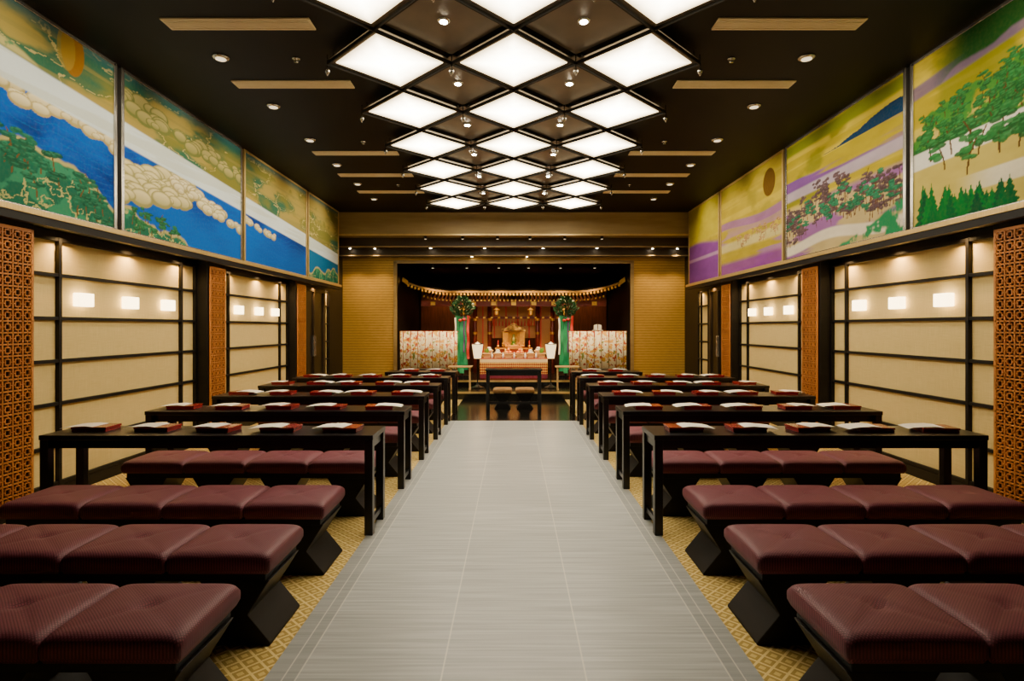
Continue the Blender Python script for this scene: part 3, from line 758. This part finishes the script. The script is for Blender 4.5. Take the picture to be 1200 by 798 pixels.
def sanbo(loc,kind):
    lbs={"o":"cypress offering stand under a pile of oranges","m":"cypress offering stand under white rice cakes","g":"cypress offering stand under leafy green vegetables"}
    r=root("offering_stand",lbs[kind],"offering stand",loc,"cypress offering stands")
    B().box(-.07,.07,-.07,.07,0,.09).obj("pedestal",PINEW,r,bevel=.003)
    b=B().box(-.1,.1,-.1,.1,.09,.10)
    b.box(-.1,.1,-.1,-.092,.1,.12).box(-.1,.1,.092,.1,.1,.12).box(-.1,-.092,-.09,.09,.1,.12).box(.092,.1,-.09,.09,.1,.12).obj("tray",PINEW,r)
    x,y,z=loc
    if kind=="o":
        for dx,dyy,dz in ((-.04,-.03,0),(.04,-.03,0),(0,.04,0),(0,0,.055)):
            b=B().ball((0,0,0),.036,12,.92);o=b.obj("orange",ORANGE,smooth=True);o.location=(x+dx,y+dyy,z+.134+dz);top(o,"round orange on the cypress offering stand","fruit","oranges on the offering stands")
            B().lathe([(.008,.030),(.003,.038)],8).obj("stem",LEAF,o)
    if kind=="m":
        o=root("rice_cake","two stacked white rice cakes on the offering stand","rice cake",(x,y,z+.10),"rice cakes")
        B().ball((0,0,.03),.07,16,.43).obj("lower_cake",PORC,o,smooth=True);B().ball((0,0,.078),.05,16,.45).obj("upper_cake",PORC,o,smooth=True)
    if kind=="g":
        b=B()
        for q in range(26):
            a=random.uniform(0,6.28);rr=random.uniform(.0,.04);hh=random.uniform(.06,.15)
            p=Vector((rr*math.cos(a),rr*math.sin(a),0));q2=p+Vector((math.cos(a)*.03,math.sin(a)*.03,hh));sd=Vector((-math.sin(a),math.cos(a),0))*.018
            mid=(p+q2)/2+Vector((0,0,.02));b.add([p,mid+sd,q2,mid-sd],[(0,1,2,3)])
        o=b.obj("leafy_greens",GREENV);o.location=(x,y,z+.10);top(o,"bunch of leafy green vegetables on the offering stand","vegetables","leafy greens")
for x,kd in ((-.62,"g"),(-.37,"m"),(-.12,"o"),(.14,"o"),(.39,"m"),(.64,"g")): sanbo((x,13.4,.75),kd)
for x,kd in ((-.6,"m"),(.6,"m")): sanbo((x,14.15,.785),kd)
bt=None
for x in (-.50,-.245,.01,.265,.515):
    if bt is None:
        bt=B().lathe([(.022,0),(.03,.02),(.032,.06),(.018,.09),(.009,.11),(.012,.13)],14).obj("sake_bottle",PORC,smooth=True)
        top(bt,"slender white porcelain sake bottle on the altar table","bottle","sake bottles")
        bt.location=(x,13.38,.75)
    else:
        c=bt.copy();COL.objects.link(c);c.location=(x,13.38,.75)
cd=root("candle_stand","tall gilded candle stand beside the miniature shrine","candle stand",(-.38,14.12,.785),"pair of gilded candle stands")
B().lathe([(.05,0),(.05,.015),(.012,.03),(.012,.2),(.035,.22),(.012,.24)],14).obj("stand",GOLD,cd,smooth=True)
B().lathe([(.012,.24),(.010,.34),(.002,.36)],10).obj("candle",REDS,cd)
dup(cd,(.38,14.12,.785))
lv=root("lotus_vase","gilded vase holding a spray of gilded lotus flowers","vase",(-.2,14.12,.785),"pair of gilded lotus vases")
B().lathe([(.03,0),(.045,.04),(.045,.08),(.018,.12),(.028,.15)],14).obj("vase_body",GOLD,lv,smooth=True)
b=B();rs=random.Random(5)
for q in range(7):
    a=q*.9;h=.2+.05*(q%3);e=(math.cos(a)*.07*(q>0),math.sin(a)*.03,h)
    b.bar((0,0,.14),e,.006,.006);b.lathe([(.006,0),(.028,.02),(.02,.05)],8,e)
b.obj("lotus_spray",GOLD,lv)
dup(lv,(.2,14.12,.785))
r=root("shrine_facade","red lacquer shrine front with gilded beams and brocade blinds","shrine",(0,15.0,.28))
for x in (-1.0,-.62,.62,1.0):
    B().lathe([(.055,0),(.055,1.9)],16,(x,0,0)).obj("pillar",SHRED,r,smooth=True)
    for z in (.5,1.0,1.35,1.75): B().lathe([(.06,z),(.06,z+.06)],16,(x,0,0)).obj("gilded_collar",GOLD,r)
B().box(-1.2,1.2,-.03,.05,1.80,1.90).obj("cross_beam",SHRED,r,bevel=.004)
B().box(-1.2,1.2,-.03,.05,1.40,1.46).obj("cross_beam",SHRED,r,bevel=.004)
for i in range(13): B().cb(-1.14+i*.19,-.04,1.85,.09,.012,.08).obj("gilded_fitting",GOLD,r)
for i in range(13): B().cb(-1.14+i*.19,-.04,1.43,.06,.012,.045).obj("gilded_fitting",GOLD,r)
m=mat("brown_blind",(.25,.13,.05),.5,.2);g=NG(m);X,Y,Z=g.xyz()
k=g.math('LESS_THAN',g.math('PINGPONG',g.math('ADD',Z,5),.012),.004);kr=g.math('LESS_THAN',g.math('PINGPONG',g.math('ADD',X,5.0),.15),.018)
g.base(g.mix(kr,g.mix(k,(.46,.20,.04),(.20,.07,.02)),(.5,.025,.01)))
B().box(-.56,.56,.02,.03,.9,1.8).obj("blind",m,r)
B().box(-.95,-.67,.02,.03,.5,1.8).obj("side_blind",m,r)
B().box(.67,.95,.02,.03,.5,1.8).obj("side_blind",m,r)
for i in range(14):
    x=-.53+i*.0815;B().lathe([(.004,1.4),(.006,1.36),(.016,1.30),(.018,1.22)][::-1],8,(x,-.04,0)).obj("tassel",REDS,r)
o=B().box(-2.7,2.7,16.9,16.95,.28,2.9).obj("back_screen",mat("dim_brown_panelling",(.16,.05,.018),.5,noise=(3,(8,1,1),(.08,.024,.010),.3,.7)))
top(o,"dim reddish brown panelling behind the shrine","panelling")
hl=root("hanging_lantern","small gilded lantern hanging under the shrine eaves","lantern",(-1.25,14.3,1.78),"gilded hanging lanterns")
B().lathe([(.03,-.02),(.05,0),(.05,.1),(.09,.11),(.02,.16)],6).obj("lantern_body",GOLD,hl)
B().lathe([(.004,.16),(.004,.42)],6).obj("chain",GOLD,hl)
for x in (-.42,.42,1.25): dup(hl,(x,14.3,1.78))
r=root("shrine_roof","curved dark shrine roof with rows of gilded rafter ends","shrine roof",(0,14.3,0))
def rz(x):
    a=abs(x)/2.62;return 2.24+.24*max(0,(a-.55)/.45)**2.0
nx=60
def strip(y0,y1,z0,z1,yy=None):
    vs=[];fs=[]
    for i in range(nx+1):
        x=-2.62+5.24*i/nx;z=rz(x)
        vs+=[(x,y0,z+z0),(x,y1,z+z0+(yy or 0)),(x,y1,z+z1+(yy or 0)),(x,y0,z+z1)]
    for i in range(nx):
        a=4*i
        for q in range(4): fs.append((a+q,a+(q+1)%4,a+4+(q+1)%4,a+4+q))
    fs+=[(0,1,2,3),(4*nx+3,4*nx+2,4*nx+1,4*nx)]
    return vs,fs
v,f=strip(-.25,.9,.07,.11,.42);B().add(v,f).obj("roof_slope",BLACKM,r)
v,f=strip(-.27,-.23,.055,.10);B().add(v,f).obj("fascia",mat("gilt_bronze_fascia",(.42,.24,.06),.4,.4,noise=(9,(1,1,1),(.28,.14,.03),.3,.7)),r)
b=B();b2=B()
for i in range(61):
    x=-2.55+5.1*i/60;z=rz(x)
    b.bar((x,-.22,z+.025),(x,.8,z+.38),.035,.045);b2.cb(x,-.245,z+.02,.045,.04,.055)
b.obj("rafters",SHRED,r);b2.obj("rafter_caps",GOLD,r)
b=B();b2=B()
for i in range(48):
    x=-2.2+4.4*i/47;z=rz(x)-.12
    b.bar((x,-.05,z),(x,.7,z+.22),.035,.04);b2.cb(x,-.07,z,.035,.03,.045)
b.obj("rafters",SHRED,r);b2.obj("rafter_caps",GOLD,r)
B().box(-2.3,2.3,.1,.2,1.98,2.12).obj("eave_beam",SHRED,r)
for i in range(9): B().cb(-2.0+i*.5,.09,2.05,.12,.02,.09).obj("gilded_fitting",GOLD,r)
HF=[(0,1,2,3),(4,7,6,5),(0,4,5,1),(1,5,6,2),(2,6,7,3),(3,7,4,0)]
for s_ in (-1,1):
    z=rz(2.6)
    B().add([(s_*2.56,-.28,z),(s_*2.70,-.28,z+.10),(s_*2.70,-.22,z+.10),(s_*2.56,-.22,z),(s_*2.56,-.28,z+.12),(s_*2.68,-.28,z+.2),(s_*2.68,-.22,z+.2),(s_*2.56,-.22,z+.12)],HF).obj("corner_ornament",GOLD,r)
def masakaki(loc):
    r=root("sakaki_stand","sakaki branch on pole with long green and red silk streamers","ritual decoration",loc,"pair of sakaki stands")
    B().box(-.16,.16,-.03,.03,0,.06).box(-.03,.03,-.16,.16,0,.06).obj("base",BLACK,r)
    B().lathe([(.015,.06),(.015,1.7)],10).obj("pole",BLACK,r)
    b=B();rs=random.Random(3)
    for q in range(420):
        a=rs.uniform(0,6.28);t=rs.uniform(0,1);rr=.27*math.sin(math.pi*min(1,(t*.8+.15)))*rs.uniform(.3,1);z=1.42+.44*t
        p=Vector((rr*math.cos(a),rr*math.sin(a)*.7,z));d=Vector((math.cos(a)*.7,math.sin(a)*.7,rs.uniform(.1,.8))).normalized()*.085
        sd=d.cross(Vector((rs.uniform(-1,1),rs.uniform(-1,1),rs.uniform(-1,1)))).normalized()*.02
        b.add([p,p+d*.5+sd,p+d,p+d*.5-sd],[(0,1,2,3)])
    b.obj("foliage",LEAF,r)
    def ribbon(x,wd,z0,z1,mt,y=-.04,amp=.01,nm="streamer"):
        vs=[];fs=[];n=24
        for k in range(n+1):
            z=z1+(z0-z1)*k/n;yy=y+amp*math.sin(k*.7+x*30);xx=x+.006*math.sin(k*.5+x*9)
            vs+=[(xx-wd/2,yy,z),(xx+wd/2,yy+.012*math.sin(k*.4),z)]
        for k in range(n):a=2*k;fs.append((a,a+1,a+3,a+2))
        o=B().add(vs,fs).obj(nm,mt,r);md=o.modifiers.new("t","SOLIDIFY");md.thickness=.003
    ribbon(-.10,.10,.16,1.45,GREENS);ribbon(.0,.10,.12,1.42,GREENS,-.06);ribbon(.09,.09,.2,1.42,GREENS,-.045)
    ribbon(.14,.06,.45,1.45,REDS,-.07);ribbon(-.15,.035,.55,1.4,WHITE,-.07);ribbon(.05,.03,.6,1.42,PURPS,-.085)
    for e in ((.05,-.09,1.36,.05),(-.04,-.09,1.34,.045)): B().ball(e[:3],e[3],12,.7).obj("knot",REDS,r,smooth=True)
    return r
m1=masakaki((-1.19,13.42,.28));dup(m1,(1.20,13.42,.28))
def screen_mat():
    m=mat("painted_silk",(.8,.76,.64),.7);g=NG(m);X,Y,Z=g.xyz()
    a=g.noise(9,(1,1,1.3),5);b=g.noise(11,(1.3,1,1),4)
    c=g.mix(g.math('GREATER_THAN',a,.55),(.90,.80,.54),(.75,.40,.06))
    c=g.mix(g.math('GREATER_THAN',b,.61),c,(.5,.07,.02))
    c=g.mix(g.math('LESS_THAN',b,.38),c,(.22,.27,.05))
    k=g.math('LESS_THAN',g.math('PINGPONG',g.math('ADD',X,5),.082),.008)
    c=g.mix(k,c,(.45,.18,.05));g.base(c);return m
SCM=screen_mat()
def kicho(loc):
    r=root("curtain_screen","white silk curtain screen painted with red and gold flowers","screen",loc,"pair of painted silk curtain screens")
    B().box(-.66,.66,-.015,.015,1.07,1.10).obj("top_rail",REDL,r,bevel=.004)
    for x in (-.62,.62): B().box(x-.015,x+.015,-.015,.015,.04,1.07).box(x-.03,x+.03,-.15,.15,0,.04).obj("post",REDL,r)
    b=B();vs=[];fs=[];n=96
    for i in range(n+1):
        x=-.64+1.28*i/n;y=-.035-.012*math.sin(i/n*2*math.pi*8)
        vs+=[(x,y,.24),(x,-.02,1.09),(x,-.017,1.09),(x,y+.004,.24)]
    for i in range(n):
        a=4*i;fs+=[(a,a+4,a+5,a+1),(a+1,a+5,a+6,a+2),(a+3,a+2,a+6,a+7),(a,a+3,a+7,a+4)]
    b.add(vs,fs).obj("silk_curtain",SCM,r,smooth=True)
    for i in range(8):
        x=-.56+i*.16;B().cb(x,-.05,1.02,.02,.006,.12).obj("ribbon",REDS,r)
    return r
k1=kicho((-1.90,13.0,.28));dup(k1,(1.88,13.0,.28))
sd=root("ritual_desk","low black table standing by the altar steps","table",(-1.85,12.3,.15),"pair of low black altar tables")
B().box(-.35,.35,-.16,.16,.40,.43).obj("table_top",BLACK,sd,bevel=.003)
for x in (-.32,.32):
    for y in (-.13,.13): B().cb(x,y,.2,.035,.035,.4).obj("leg",BLACK,sd)
dup(sd,(1.85,12.3,.15))
gh=root("paper_streamer_wand","upright wand with zigzag white paper streamers","ritual wand",(1.95,13.5,.28))
B().lathe([(.09,0),(.09,.03),(.015,.05),(.012,1.15)],12).obj("wand",PINEW,gh)
for s_ in (-1,1):
    b=B();z=1.25
    for q in range(4): b.add([(s_*(.01+.04*q),-.02,z-.12*q),(s_*(.09+.04*q),-.02,z-.12*q-.02),(s_*(.09+.04*q),-.02,z-.12*q-.16),(s_*(.01+.04*q),-.02,z-.12*q-.14)],[(0,1,2,3)])
    b.obj("paper_streamer",WHITE,gh)

al=None
for x in (-1.9,-1.1,-.35,.35,1.1,1.9):  # added lamps, put in only to raise the light on the shrine
    if al is None:
        al=root("added_alcove_spot","added black spotlight on the alcove ceiling brightening the shrine","ceiling light",(x,13.62,2.97),"added alcove spotlights")
        B().lathe([(.035,-.12),(.04,-.03),(.01,-.02),(.01,0)],14).obj("lamp_body",BLACKM,al)
        B().lathe([(.026,-.125),(.028,-.121)],12).obj("lens",BULBD,al)
        lamp("bulb",'SPOT',(0,0,-.15),190,(1,.62,.25),al,.03,(0,.55,-2.0),1.5,.9)
    else: dup(al,(x,13.62,2.97))
al2=None
for x in (-1.9,-1.1,-.35,.35,1.1,1.9):  # added lamps brightening the altar from the front, not known fixtures
    if al2 is None:
        al2=root("added_altar_spot","added spotlight under the stepped beam brightening the altar","ceiling light",(x,12.5,3.42),"added beam spotlights aimed at the altar")
        B().lathe([(.03,-.06),(.035,-.01),(.035,0)],14).obj("lamp_body",BLACKM,al2)
        B().lathe([(.024,-.064),(.026,-.061)],12).obj("lens",BULBD,al2)
        lamp("bulb",'SPOT',(0,0,-.09),130,(1,.69,.34),al2,.03,(0,.9,-2.6),1.2,.9)
    else: dup(al2,(x,12.5,3.42))
al3=None
for x in (-2.0,-.7,.7,2.0):  # added lamps lifting the dark rear panelling, no real fixtures here
    if al3 is None:
        al3=root("added_alcove_spot","added black spotlight brightening the rear panelling","ceiling light",(x,16.2,2.97),"added rear alcove spotlights")
        B().lathe([(.035,-.12),(.04,-.03),(.01,-.02),(.01,0)],14).obj("lamp_body",BLACKM,al3)
        B().lathe([(.026,-.125),(.028,-.121)],12).obj("lens",BULBD,al3)
        lamp("bulb",'SPOT',(0,0,-.15),45,(1,.5,.2),al3,.03,(0,.6,-1.6),1.8,.9)
    else: dup(al3,(x,16.2,2.97))

w=bpy.data.worlds.new("world");SC.world=w;w.use_nodes=True
w.node_tree.nodes["Background"].inputs[0].default_value=(.01,.008,.006,1);w.node_tree.nodes["Background"].inputs[1].default_value=.5
cam=bpy.data.cameras.new("camera");co=bpy.data.objects.new("camera",cam);COL.objects.link(co)
co.location=(0,0,1.45);co.rotation_euler=(math.pi/2,0,0)
cam.sensor_width=36;cam.lens=36*F/1200;cam.shift_x=-2/1200;cam.shift_y=-15/1200
cam.clip_start=.05;cam.clip_end=60
SC.camera=co
